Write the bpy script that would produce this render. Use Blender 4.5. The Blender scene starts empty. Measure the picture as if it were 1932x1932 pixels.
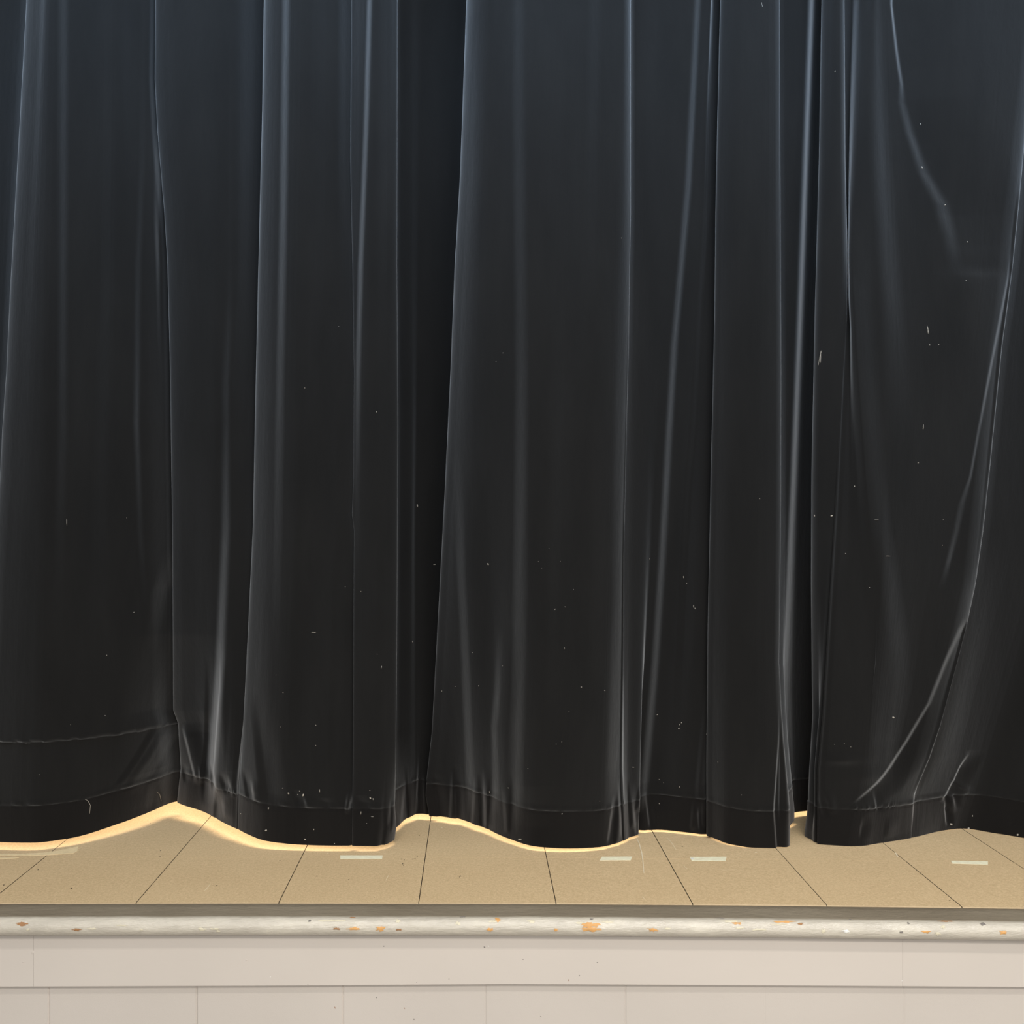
import bpy, bmesh, math, random
import numpy as np
random.seed(7)
rng = np.random.default_rng(11)
sc = bpy.context.scene
col = sc.collection

# ------------------------------------------------------------------ measures
F = 1850.0                 # focal length in pixels of a 1932 px frame
PX, PY = 895.0, 965.0      # principal point
ST = 0.90                  # stage height above the hall floor
HC = 1.1035                # lens height above the stage

sc.view_settings.view_transform = 'Standard'
sc.view_settings.look = 'None'
sc.view_settings.gamma = 1.0
sc.view_settings.use_curve_mapping = False
sc.view_settings.exposure = 0.0

cd = bpy.data.cameras.new('camera')
cam = bpy.data.objects.new('camera', cd); col.objects.link(cam)
cam.location = (0, 0, ST + HC); cam.rotation_euler = (math.pi / 2, 0, 0)
cd.sensor_fit = 'HORIZONTAL'; cd.sensor_width = 36.0; cd.lens = F / 1932 * 36.0
cd.shift_x = (966 - PX) / 1932; cd.shift_y = (PY - 966) / 1932 * 1.0
cd.clip_start = 0.05
sc.camera = cam

# ------------------------------------------------------------------ helpers
def tag(o, label=None, cat=None, group=None, kind=None):
    if label: o['label'] = label
    if cat: o['category'] = cat
    if group: o['group'] = group
    if kind: o['kind'] = kind
    return o

def mesh_obj(name, verts, faces, mats, parent=None, smooth=False, fmat=None):
    me = bpy.data.meshes.new(name)
    me.from_pydata([tuple(v) for v in verts], [], faces)
    for m in (mats if isinstance(mats, (list, tuple)) else [mats]):
        me.materials.append(m)
    if fmat:
        for p, i in zip(me.polygons, fmat): p.material_index = i
    if smooth:
        me.polygons.foreach_set('use_smooth', [True] * len(me.polygons))
    me.update()
    o = bpy.data.objects.new(name, me); col.objects.link(o)
    if parent: o.parent = parent
    return o

def empty(name, loc=(0, 0, 0)):
    o = bpy.data.objects.new(name, None); col.objects.link(o); o.location = loc
    o.empty_display_size = 0.1
    return o

class N:
    """tiny node-tree writer"""
    def __init__(self, name):
        self.m = bpy.data.materials.new(name); self.m.use_nodes = True
        self.t = self.m.node_tree; self.t.nodes.clear()
        self.out = self.t.nodes.new('ShaderNodeOutputMaterial')
        self.b = self.t.nodes.new('ShaderNodeBsdfPrincipled')
        self.t.links.new(self.b.outputs[0], self.out.inputs[0])
    def n(self, typ, **kw):
        nd = self.t.nodes.new('ShaderNode' + typ)
        for k, v in kw.items():
            if k.startswith('i_'):
                key = k[2:]
                key = int(key) if key.isdigit() else key.replace('_', ' ')
                nd.inputs[key].default_value = v
            else: setattr(nd, k, v)
        return nd
    def l(self, a, b): self.t.links.new(a, b)
    def obj(self):
        return self.n('TexCoord').outputs['Object']
    def noise(self, scale, detail=4, rough=.5, vec=None, stretch=None):
        nd = self.n('TexNoise', i_Scale=scale, i_Detail=detail, i_Roughness=rough)
        v = vec or self.obj()
        if stretch:
            mp = self.n('Mapping'); mp.inputs['Scale'].default_value = stretch
            self.l(v, mp.inputs[0]); v = mp.outputs[0]
        self.l(v, nd.inputs['Vector'])
        return nd.outputs['Fac']
    def ramp(self, fac, stops):
        r = self.n('ValToRGB')
        while len(r.color_ramp.elements) < len(stops): r.color_ramp.elements.new(.5)
        for e, (p, c) in zip(r.color_ramp.elements, stops):
            e.position = p; e.color = (*c, 1) if len(c) == 3 else c
        self.l(fac, r.inputs[0])
        return r.outputs[0]
    def mix(self, fac, a, b, blend='MIX'):
        m = self.n('Mix', data_type='RGBA', blend_type=blend)
        if isinstance(fac, (int, float)): m.inputs[0].default_value = fac
        else: self.l(fac, m.inputs[0])
        for v, i in ((a, 6), (b, 7)):
            if isinstance(v, tuple): m.inputs[i].default_value = (*v, 1)
            else: self.l(v, m.inputs[i])
        return m.outputs[2]
    def bump(self, h, strength, dist, prev=None):
        b = self.n('Bump', i_Strength=strength, i_Distance=dist)
        self.l(h, b.inputs['Height'])
        if prev: self.l(prev, b.inputs['Normal'])
        return b.outputs[0]
    def set(self, **kw):
        for k, v in kw.items():
            s = self.b.inputs[k.replace('_', ' ')]
            if hasattr(v, 'links') or hasattr(v, 'is_linked'): self.l(v, s)
            else: s.default_value = v
        return self.m

# ------------------------------------------------------------------ materials
def velvet(name, base, tint, sheen=1.0, rough=.38):
    k = N(name)
    mott = k.noise(5, 5, .6, stretch=(1.6, 1.6, .45))
    fine = k.noise(900, 2, .6)
    c = k.ramp(mott, [(.3, tuple(x * .82 for x in base)), (.7, tuple(x * 1.18 for x in base))])
    c2 = k.mix(.25, c, k.ramp(fine, [(.3, tuple(x * .55 for x in base)), (.7, tuple(x * 1.5 for x in base))]))
    b1 = k.bump(k.noise(38, 3, .6, stretch=(1.0, 1.0, .3)), .10, .01)
    return k.set(Base_Color=c2, Roughness=.95, Specular_IOR_Level=.0, Normal=b1,
                 Sheen_Weight=sheen, Sheen_Roughness=rough, Sheen_Tint=(*tint, 1))
VELVET = velvet('black_velvet', (.0085, .0081, .0077), (.445, .455, .465), 1, .47)
HEMVEL = velvet('black_velvet_hem', (.0080, .0074, .0071), (.36, .35, .345), 1, .46)

def lint_mat():
    k = N('pale_lint'); return k.set(Base_Color=(.34, .31, .265, 1), Roughness=.9)
LINT = lint_mat()

def floor_mat():
    k = N('tan_hardboard')
    f1 = k.noise(230, 4, .7, stretch=(1, 1.0, 1)); f2 = k.noise(4, 4, .6); f3 = k.noise(110, 4, .7)
    c = k.ramp(f1, [(.30, (.47, .335, .180)), (.5, (.66, .485, .275)), (.70, (.87, .665, .40))])
    c = k.mix(.35, c, k.ramp(f2, [(.3, (.66, .475, .265)), (.7, (.79, .59, .345))]))
    c = k.mix(.30, c, k.ramp(f3, [(.36, (.52, .37, .20)), (.64, (.86, .65, .40))]))
    return k.set(Base_Color=c, Roughness=.62, Specular_IOR_Level=.3, Normal=k.bump(f1, .12, .002))
FLOOR = floor_mat()
def plain(name, c, r=.7, **kw):
    k = N(name); n_ = k.noise(60, 3, .6)
    cc = k.ramp(n_, [(.3, tuple(x * .9 for x in c)), (.7, tuple(min(1, x * 1.08) for x in c))])
    return k.set(Base_Color=cc, Roughness=r, **kw)
EDGE = plain('hardboard_edge', (.62, .48, .30), .7)
DARKGAP = plain('dark_seam', (.05, .035, .022), .9)
TAPE = plain('cream_masking_tape', (.98, .90, .66), .6, Specular_IOR_Level=.2)
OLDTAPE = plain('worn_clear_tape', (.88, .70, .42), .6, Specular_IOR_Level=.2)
PAINTSPOT = plain('white_paint_spot', (.85, .83, .78), .5)
NAIL = plain('dark_nail', (.035, .025, .018), .6)
SCUFF = plain('pale_scuff', (.90, .78, .56), .7)
WOOD = plain('bare_orange_wood', (.66, .35, .12), .6)
WOODDK = plain('bare_brown_wood', (.34, .17, .07), .6)
CHIPLT = plain('chipped_primer', (.66, .60, .45), .5)
DENT = plain('dirty_dent', (.20, .18, .16), .7)
STAIN = plain('brown_spot', (.36, .24, .18), .7)

def wall_paint(name, c, rough=.55, pits=True):
    k = N(name)
    big = k.noise(1.6, 3, .5); mid = k.noise(26, 4, .6); fine = k.noise(420, 3, .6)
    cc = k.ramp(big, [(.3, tuple(x * .955 for x in c)), (.7, tuple(min(1, x * 1.03) for x in c))])
    nb = k.bump(fine, .16 if pits else .05, .0012)
    nb = k.bump(mid, .12, .003, nb)
    return k.set(Base_Color=cc, Roughness=rough, Specular_IOR_Level=.35, Normal=nb)
BLOCK = wall_paint('cream_block_paint', (.585, .53, .475))
FASC = wall_paint('cream_board_paint', (.615, .555, .495), pits=False)

def nosing_mat():
    k = N('worn_gloss_paint')
    o = k.obj()
    sep = k.n('SeparateXYZ'); k.l(o, sep.inputs[0])
    wob = k.noise(9, 4, .6, stretch=(1, 1, 1))
    crk = k.noise(60, 6, .7, stretch=(.35, 1, 1.4))
    mid = k.noise(24, 5, .65, stretch=(.3, 1, 1))
    cream = k.ramp(mid, [(.25, (.46, .415, .345)), (.5, (.56, .51, .425)), (.72, (.66, .605, .50))])
    grey = k.ramp(k.noise(7, 5, .6, stretch=(.4, 1, 1)), [(.3, (.235, .195, .14)), (.7, (.29, .245, .18))])
    # the flat top behind the rounded edge is an older, greyer coat
    add = k.n('Math', operation='MULTIPLY_ADD'); k.l(wob, add.inputs[0]); add.inputs[1].default_value = .010
    k.l(sep.outputs['Y'], add.inputs[2])
    m = k.n('MapRange'); k.l(add.outputs[0], m.inputs[0])
    m.inputs[1].default_value = 2.680; m.inputs[2].default_value = 2.690
    c = k.mix(m.outputs[0], cream, grey)
    nb = k.bump(crk, .6, .006)
    rr = k.n('MapRange'); k.l(mid, rr.inputs[0]); rr.inputs[3].default_value = .08; rr.inputs[4].default_value = .24
    rm = k.n('Mix'); k.l(m.outputs[0], rm.inputs[0]); k.l(rr.outputs[0], rm.inputs[2]); rm.inputs[3].default_value = .92
    sp = k.n('Mix'); k.l(m.outputs[0], sp.inputs[0]); sp.inputs[2].default_value = .85; sp.inputs[3].default_value = .08
    return k.set(Base_Color=c, Roughness=rm.outputs[0], Specular_IOR_Level=sp.outputs[0], Normal=nb)
NOSE = nosing_mat()
HALL = plain('hall_floor_vinyl', (.22, .19, .16), .5)
BACK = plain('dim_plaster', (.30, .28, .25), .9)
CEIL = plain('ceiling_white', (.75, .74, .72), .9)

# ------------------------------------------------------------------ stage sag (old stage dips to the right)
_SX = np.array([-2.6, -1.339, -.616, .106, .829, 1.552, 2.4])
_SZ = -np.array([.0015, .0010, 0, .0008, .0060, .0150, .028])
def sag(X): return np.interp(X, _SX, _SZ)

def wx(px, Y): return (px - PX) * Y / F
def fl(px, py):
    """a spot on the stage floor -> world X, Y"""
    z = 0.0
    for _ in range(3):
        Y = F * (HC - z) / (py - PY); X = wx(px, Y); z = float(sag(X))
    return X, Y, z

# ------------------------------------------------------------------ stage floor
FRONT = 2.768; MIDSEAM = 3.131; BACKY = 6.2
seams = [-2.60, -2.19, -1.78, -1.3725, -.9546, -.552, -.157, .2304, .6164, .995, 1.3765, 1.7235, 2.11, 2.5]
def build_floor():
    v, f, fm = [], [], []
    g = .0012
    for a, b in zip(seams[:-1], seams[1:]):
        for y0, y1 in ((FRONT, MIDSEAM - .0005), (MIDSEAM + .0005, BACKY)):
            xs = np.linspace(a + g, b - g, 5)
            jit = random.uniform(-.0003, .0003)
            base = len(v)
            # closed slab: top, bottom
            for z in (0.0, -.008):
                for y in (y0, y1):
                    for x in xs:
                        v.append((x, y, ST + z + jit + float(sag(x))))
            n = len(xs)
            T0, T1, B0, B1 = base, base + n, base + 2 * n, base + 3 * n
            for i in range(n - 1):
                f.append((T0 + i, T0 + i + 1, T1 + i + 1, T1 + i)); fm.append(0)
                f.append((B0 + i + 1, B0 + i, B1 + i, B1 + i + 1)); fm.append(0)
                f.append((B0 + i, B0 + i + 1, T0 + i + 1, T0 + i)); fm.append(1 if y0 == FRONT else 0)
                f.append((T1 + i, T1 + i + 1, B1 + i + 1, B1 + i)); fm.append(0)
            f.append((B0, T0, T1, B1)); fm.append(2)
            e = n - 1
            f.append((T0 + e, B0 + e, B1 + e, T1 + e)); fm.append(2)
    # dark sub-floor below the seams
    xs = np.linspace(-2.6, 2.5, 40); base = len(v)
    for y in (FRONT + .004, BACKY):
        for x in xs: v.append((x, y, ST - .0075 + float(sag(x))))
    n = len(xs)
    for i in range(n - 1): f.append((base + i, base + i + 1, base + n + i + 1, base + n + i)); fm.append(2)
    # pale scuffs drawn into the surface
    def stroke(pts, w):
        P = [fl(*p) for p in pts]; base = len(v)
        for i, (x, y, z) in enumerate(P):
            a = P[max(0, i - 1)]; b = P[min(len(P) - 1, i + 1)]
            dx, dy = b[0] - a[0], b[1] - a[1]; L = math.hypot(dx, dy) or 1
            ww = w * (.35 + .65 * math.sin(math.pi * (i + .5) / len(P)))
            v.append((x - dy / L * ww, y + dx / L * ww, ST + z + .0008)); v.append((x + dy / L * ww, y - dx / L * ww, ST + z + .0008))
        for i in range(len(P) - 1):
            q = base + 2 * i; f.append((q, q + 1, q + 3, q + 2)); fm.append(3)
    stroke([(1201, 1581), (1206, 1592), (1211, 1610), (1213, 1625), (1215, 1648)], .0016)
    stroke([(1259, 1581), (1267, 1590), (1276, 1604)], .0009)
    stroke([(1290, 1634), (1297, 1640)], .0011)
    stroke([(1036, 1681), (1040, 1678), (1041, 1672)], .0008)
    stroke([(1689, 1609), (1692, 1613), (1694, 1617)], .0022)
    stroke([(385, 1682), (391, 1676), (397, 1668)], .0010)
    stroke([(1212, 1692), (1217, 1698)], .0010)
    stroke([(1345, 1639), (1365, 1642), (1390, 1641)], .0006)
    stroke([(728, 1662), (731, 1656), (733, 1652)], .0008)
    stroke([(617, 1611), (620, 1611)], .003); stroke([(832, 1562), (835, 1562)], .003)
    stroke([(1425, 1609), (1428, 1608)], .003)
    return tag(mesh_obj('stage_floor', v, f, [FLOOR, EDGE, DARKGAP, SCUFF], fmat=fm), 'tan hardboard stage floor with dark seams between the boards', 'stage floor', kind='structure')
floor_o = build_floor()

def disc(name, px, py, r, mat, parent, flat=.0008):
    x, y, z = fl(px, py)
    v = [(x, y, ST + z + flat + .0002)]; f = []
    k = 9
    for ring, (rr, h) in enumerate(((.6, flat), (1, .0002))):
        for i in range(k):
            a = 2 * math.pi * i / k; q = r * rr * (1 + .25 * math.sin(3 * a + px))
            v.append((x + q * math.cos(a), y + q * 1.5 * math.sin(a), ST + z + h))
    for i in range(k):
        j = (i + 1) % k
        f.append((0, 1 + i, 1 + j)); f.append((1 + i, 1 + k + i, 1 + k + j, 1 + j))
    return mesh_obj(name, v, f, mat, parent, True)
for px, py, r in [(303, 1605, .0021), (302, 1616, .0018), (72, 1641, .0018), (7, 1670, .0026), (135, 1676, .0026), (409, 1671, .0020),
                  (283, 1554, .0020), (598, 1653, .0020), (658, 1660, .0020), (528, 1624, .0016), (757, 1621, .0016), (763, 1622, .0014),
                  (779, 1621, .0018), (783, 1620, .0016), (787, 1616, .0018), (760, 1630, .0018), (761, 1633, .0013),
                  (791, 1576, .0020), (1287, 1597, .0026), (706, 1693, .0014), (869, 1653, .0022), (867, 1655, .0016), (1792, 1699, .0014)]:
    disc('nail_head', px, py, r, NAIL, floor_o)

# tape strips on the floor
def tape(name, pts_top, pts_bot, mat, label, z0=.0006, jag=True):
    """pts along far edge and near edge in order; gives a thin curled-free strip with thickness"""
    n = len(pts_top); v, f = [], []
    for h in (z0, .0001):
        for row in (pts_top, pts_bot):
            for p in row:
                x, y, z = fl(*p); v.append((x, y, ST + z + h))
    for i in range(n - 1):
        f.append((n + i, n + i + 1, i + 1, i))
        f.append((2 * n + i, 2 * n + i + 1, 3 * n + i + 1, 3 * n + i))
        f.append((3 * n + i, 3 * n + i + 1, n + i + 1, n + i))
        f.append((i, i + 1, 2 * n + i + 1, 2 * n + i))
    f.append((3 * n, n, 0, 2 * n)); e = n - 1
    f.append((n + e, 3 * n + e, 2 * n + e, e))
    o = mesh_obj(name, v, f, mat)
    return tag(o, label, 'tape', 'tape marks on the stage floor')
def strip(x0, x1, t0, b0, t1, b1, skew0=0, skew1=0, n=9, jitter=.35):
    top, bot = [], []
    for i in range(n):
        u = i / (n - 1)
        j = random.uniform(-jitter, jitter)
        top.append((x0 + (x1 - x0) * u + skew0 * (1 - u) + skew1 * u, t0 + (t1 - t0) * u + j * .5))
        bot.append((x0 + (x1 - x0) * u, b0 + (b1 - b0) * u + j * .5))
    return top, bot
t, b = strip(642, 721, 1614.0, 1620.5, 1614.2, 1620.7, 0, 1)
tape('masking_tape', t, b, TAPE, 'longest cream tape strip, lying below the deep left scallop of the curtain')
t, b = strip(1131, 1190, 1616.8, 1623.6, 1616.2, 1623.2, 5, 3)
tape('masking_tape', t, b, TAPE, 'cream tape strip with slanted ends between two floor seams, nearest the middle')
t, b = strip(1305, 1369, 1617.0, 1624.2, 1616.8, 1624.4, -4, 2)
mt = tape('masking_tape', t, b, TAPE, 'cream tape strip with a white paint dab on its left end')
t, b = strip(1797, 1864, 1624.2, 1629.6, 1625.2, 1631.6, -3, 0)
tape('masking_tape', t, b, TAPE, 'cream tape strip at far right of the stage floor')
disc('paint_dab', 1306.5, 1620.2, .0058, PAINTSPOT, mt, .0012)
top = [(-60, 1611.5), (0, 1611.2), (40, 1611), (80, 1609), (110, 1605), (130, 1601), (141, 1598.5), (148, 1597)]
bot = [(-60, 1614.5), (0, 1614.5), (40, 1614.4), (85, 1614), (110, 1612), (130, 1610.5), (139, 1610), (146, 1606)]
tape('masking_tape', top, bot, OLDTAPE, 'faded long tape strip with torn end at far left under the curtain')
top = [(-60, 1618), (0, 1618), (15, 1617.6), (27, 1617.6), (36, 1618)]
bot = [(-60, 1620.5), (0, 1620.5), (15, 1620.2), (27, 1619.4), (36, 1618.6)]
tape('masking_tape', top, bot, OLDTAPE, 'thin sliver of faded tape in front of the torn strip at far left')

# ------------------------------------------------------------------ nosing (rounded stage edge)
XL, XR = -2.6, 2.5
NR = .0258
def nosing():
    prof = [(2.80, -.0034), (2.74, -.0034), (2.690, -.0034)]
    cy, cz = 2.684, -.0034 - NR
    for i in range(0, 15):
        a = math.pi / 2 + math.pi * i / 14
        prof.append((cy + NR * .98 * math.cos(a), cz + NR * math.sin(a)))
    prof += [(2.70, cz - NR), (2.80, cz - NR)]
    xs = np.linspace(XL, XR, 700)
    w1 = np.convolve(rng.normal(0, 1, 760), np.ones(40) / 40, 'same')[:700] * .004
    v, f = [], []
    for x, w in zip(xs, w1):
        s = float(sag(x))
        for (y, z) in prof:
            v.append((x, y + (w if y < 2.69 else 0) * .6, ST + z + s))
    n = len(prof)
    for i in range(len(xs) - 1):
        for j in range(n):
            k = (j + 1) % n
            f.append((i * n + j, i * n + k, (i + 1) * n + k, (i + 1) * n + j))
    f.append(tuple(range(n))[::-1]); f.append(tuple((len(xs) - 1) * n + j for j in range(n)))
    return mesh_obj('trim_1', v, f, NOSE, smooth=True)
nose = tag(nosing(), 'rounded wooden stage edge with worn glossy cream paint', kind='structure')
nose.data.polygons[-1].use_smooth = False; nose.data.polygons[-2].use_smooth = False

def chip(px, py, w, h, mat, seed, name='bare_wood_chip'):
    """irregular flake lying on the rounded edge: real patch following the curve"""
    r = random.Random(seed)
    cy, cz = 2.684, -.0034 - NR
    X0 = wx(px, 2.662); k = 22; v, f = [], []
    # find angle whose projection meets py
    best = None
    for i in range(200):
        a = math.pi / 2 + math.pi * .75 * i / 199
        Y = cy + NR * math.cos(a); z = cz + NR * math.sin(a) + float(sag(X0))
        e = abs(PY + F * (HC - z) / Y - py)
        if best is None or e < best[0]: best = (e, a)
    a0 = best[1]
    ww = w * 2.662 / F / 2; hh = h * 2.662 / F / 2 / NR
    ring = [(0, 0)] ; pts = []
    for rr in (.5, 1):
        for i in range(k):
            t_ = 2 * math.pi * i / k
            q = rr * (1 if rr < 1 else r.uniform(.45, 1.3))
            pts.append((ww * q * math.cos(t_), hh * q * math.sin(t_), .0011 if rr < 1 else .0004))
    for (dx, da, e) in [(0, 0, .0011)] + pts:
        x = X0 + dx; a = a0 - da; R = NR + e
        v.append((x, cy + R * math.cos(a), ST + cz + R * math.sin(a) + float(sag(x))))
    for i in range(k):
        j = (i + 1) % k
        f.append((0, 1 + i, 1 + j)); f.append((1 + i, 1 + k + i, 1 + k + j, 1 + j))
    return mesh_obj(name, v, f, mat, nose, True)
chips = [(41, 1743, 22, 7, WOODDK), (146, 1754, 20, 5, WOODDK), (54, 1754, 9, 4, CHIPLT), (175, 1752, 18, 4, CHIPLT), (382, 1753, 22, 5, CHIPLT), (405, 1753, 18, 4, CHIPLT), (412, 1757, 8, 4, CHIPLT),
         (268, 1754, 8, 3, CHIPLT), (230, 1746, 26, 3, CHIPLT), (635, 1752, 15, 5, WOODDK), (668, 1752, 24, 6, WOOD), (718, 1752, 20, 9, WOOD), (664, 1731, 12, 3, WOODDK), (752, 1754, 12, 4, WOODDK),
         (924, 1754, 14, 7, WOOD), (939, 1735, 11, 9, WOOD), (930, 1738, 22, 4, CHIPLT), (872, 1730, 12, 3, DENT), (584, 1737, 6, 5, DENT), (620, 1737, 60, 4, CHIPLT), (750, 1738, 10, 7, CHIPLT), (863, 1742, 12, 6, CHIPLT),
         (1049, 1754, 8, 6, WOOD), (1110, 1745, 38, 11, WOOD), (1115, 1753, 34, 9, WOOD), (1117, 1734, 8, 3, DENT), (1095, 1741, 16, 4, CHIPLT), (1145, 1739, 26, 5, CHIPLT), (1231, 1754, 25, 7, WOOD), (1259, 1752, 14, 4, CHIPLT), (1003, 1738, 16, 6, CHIPLT),
         (1392, 1742, 22, 5, WOOD), (1362, 1732, 18, 4, DENT), (1385, 1738, 40, 5, CHIPLT), (1430, 1754, 30, 4, CHIPLT), (1395, 1751, 16, 4, CHIPLT), (1480, 1739, 42, 4, WOOD), (1511, 1743, 14, 4, WOODDK), (1470, 1744, 30, 3, CHIPLT),
         (1595, 1757, 18, 6, PAINTSPOT), (1553, 1757, 10, 8, CHIPLT), (1609, 1735, 5, 4, DENT), (1716, 1742, 6, 5, DENT), (1780, 1749, 12, 6, CHIPLT), (1747, 1758, 18, 6, WOOD), (1768, 1761, 12, 8, CHIPLT), (1790, 1738, 30, 4, WOODDK), (1858, 1743, 12, 8, DENT), (1892, 1760, 16, 8, WOOD), (1700, 1759, 8, 5, DENT)]
for i, (px, py, w, h, m) in enumerate(chips):
    chip(px, py, w, h, m, i, 'bare_wood_chip' if m in (WOOD, WOODDK) else ('paint_flake' if m in (CHIPLT, PAINTSPOT) else 'edge_dent'))

# ------------------------------------------------------------------ fascia board under the edge
FY, BY = 2.702, 2.722
_FX = np.array([-2.6, -1.31, -.60, .10, .81, 1.51, 2.4])
_FB = np.array([1864, 1863, 1861, 1857.7, 1860.3, 1863.5, 1868])
def fas_bot(x): return HC - (np.interp(x, _FX, _FB) - PY) * FY / F
def fascia():
    joints = [XL, wx(63.5, FY), wx(1703, FY), XR]
    v, f = [], []
    for a, b in zip(joints[:-1], joints[1:]):
        xs = np.linspace(a + .0002, b - .0002, max(6, int((b - a) / .05)))
        base = len(v); bev = .0022
        for x in xs:
            zb = float(fas_bot(x)); zt = -.05 + float(sag(x))
            for (y, z) in ((BY, zt), (FY, zt), (FY, zb + bev), (FY + .0008, zb + .0006), (FY + bev, zb), (BY, zb)):
                v.append((x, y, ST + z))
        n = 6
        for i in range(len(xs) - 1):
            for j in range(n):
                k = (j + 1) % n
                f.append((base + i * n + j, base + i * n + k, base + (i + 1) * n + k, base + (i + 1) * n + j))
        f.append(tuple(base + j for j in range(n))[::-1]); f.append(tuple(base + (len(xs) - 1) * n + j for j in range(n)))
    return mesh_obj('trim_2', v, f, FASC)
fas = tag(fascia(), 'cream painted fascia board below the stage edge', kind='structure')
# thin paint ridge (caulk) tucked under the edge
def caulk():
    xs = np.linspace(XL, XR, 300); v, f = [], []
    w = np.convolve(rng.normal(0, 1, 330), np.ones(14) / 14, 'same')[:300]
    for x, q in zip(xs, w):
        zt = -.054 + float(sag(x)); d = .0045 + q * .0028
        for (y, z) in ((FY, zt), (FY - .0035, zt), (FY - .0018, zt - d * .8), (FY, zt - d)):
            v.append((x, y, ST + z))
    for i in range(len(xs) - 1):
        for j in range(3): f.append((i * 4 + j, i * 4 + j + 1, (i + 1) * 4 + j + 1, (i + 1) * 4 + j))
    return mesh_obj('caulk_bead', v, f, FASC, fas, True)
caulk()

def wall_dot(px, py, Y, r, mat, parent, name, el=1.0, bump=.0008):
    X = wx(px, Y); Z = HC - (py - PY) * Y / F; k = 9
    v = [(X, Y - bump, ST + Z)]; f = []
    for i in range(k):
        a = 2 * math.pi * i / k; q = r * (1 + .3 * math.sin(2 * a + px))
        v.append((X + q * math.cos(a), Y - .0002, ST + Z + q * el * math.sin(a)))
    for i in range(k): f.append((0, 1 + (i + 1) % k, 1 + i))
    return mesh_obj(name, v, f, mat, parent, True)
for px, py, r, m in [(62, 1797, .0048, FASC), (465, 1811, .0030, FASC), (724, 1785, .0018, DENT), (914, 1787, .0022, DENT), (847, 1847, .0012, DENT), (786, 1853, .0011, DENT), (987, 1810, .0015, DENT), (1127, 1816, .0017, DENT),
                     (1093, 1841, .0018, DENT), (1073, 1849, .0022, STAIN), (98, 1808, .0020, FASC), (44, 1815, .003, FASC), (922, 1785, .0014, PAINTSPOT), (510, 1843, .0014, PAINTSPOT), (1702, 1850, .0015, PAINTSPOT), (581, 1858, .0012, DENT)]:
    wall_dot(px, py, FY, r, m, fas, 'nail_dent', .9, .0016 if m is FASC else .0006)

# ------------------------------------------------------------------ block wall below the stage
def block_wall():
    js = [-2.4 , -1.994, -1.587, wx(92, BY), wx(371, BY), wx(647, BY), wx(916, BY), wx(1180, BY), wx(1443, BY), wx(1706, BY), 1.596, 2.0, 2.4]
    depth = [.004, .004, .004, .003, .003, .0026, .0014, .0018, .0005, .0009, .004, .004, .004]
    zs = [ST, ST - .235, ST - .4385, ST - .642, ST - .845]
    zb = [-.002]
    v, f = [], []
    def quad(a, b, c, d):
        i = len(v); v.extend((a, b, c, d)); f.append((i, i + 1, i + 2, i + 3))
    hw = .0032
    rows = list(zip([ST - .205, ST - .3985, ST - .602, ST - .805], [ST - .3985, ST - .602, ST - .805, 0]))
    rows[0] = (ST - .03, ST - .3985)
    for r, (zt, zbm) in enumerate(rows):
        jj = js if r % 2 == 0 else [x + .2032 for x in js]
        dd = depth
        top, bot = zt - (.003 if r else 0), zbm + .003
        if r % 2: jj = [XL + .001] + jj[:-1]; dd = [.003] * len(jj)
        allj = [XL] + list(jj) + [XR]
        for i in range(len(allj) - 1):
            a = allj[i] + (hw if 0 < i else 0); b = allj[i + 1] - (hw if i + 1 < len(allj) - 1 else 0)
            if b <= a: continue
            quad((a, BY, bot), (b, BY, bot), (b, BY, top), (a, BY, top))
            if i + 1 < len(allj) - 1:
                d = dd[min(i, len(dd) - 1)]; x = allj[i + 1]
                quad((b, BY, bot), (x - .0004, BY + d, bot), (x - .0004, BY + d, top), (b, BY, top))
                quad((x - .0004, BY + d, bot), (x + .0004, BY + d, bot), (x + .0004, BY + d, top), (x - .0004, BY + d, top))
                quad((x + .0004, BY + d, bot), (x + hw, BY, bot), (x + hw, BY, top), (x + .0004, BY + d, top))
        quad((XL, BY, bot), (XL, BY + .003, zbm), (XR, BY + .003, zbm), (XR, BY, bot))
        if r < len(rows) - 1:
            t2 = rows[r + 1][0] - .003
            quad((XL, BY + .003, zbm), (XL, BY, t2), (XR, BY, t2), (XR, BY + .003, zbm))
    # back face of the wall so that it has a real thickness
    quad((XR, BY + .19, 0), (XL, BY + .19, 0), (XL, BY + .19, ST - .03), (XR, BY + .19, ST - .03))
    quad((XL, BY, ST - .03), (XR, BY, ST - .03), (XR, BY + .19, ST - .03), (XL, BY + .19, ST - .03))
    return mesh_obj('wall_front', v, f, BLOCK)
blk = tag(block_wall(), 'cream painted concrete block wall below the stage', kind='structure')
for px, py, r, m in [(632, 1901, .0020, STAIN), (763, 1902, .0018, STAIN), (710, 1882, .0014, DENT), (781, 1923, .0018, DENT), (1020, 1917, .0014, DENT)]:
    wall_dot(px, py, BY, r, m, blk, 'paint_spot', 1.2, .0006)

# ------------------------------------------------------------------ curtains
def T(*p): return p      # trajectory: (image row, image column) pairs
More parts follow.
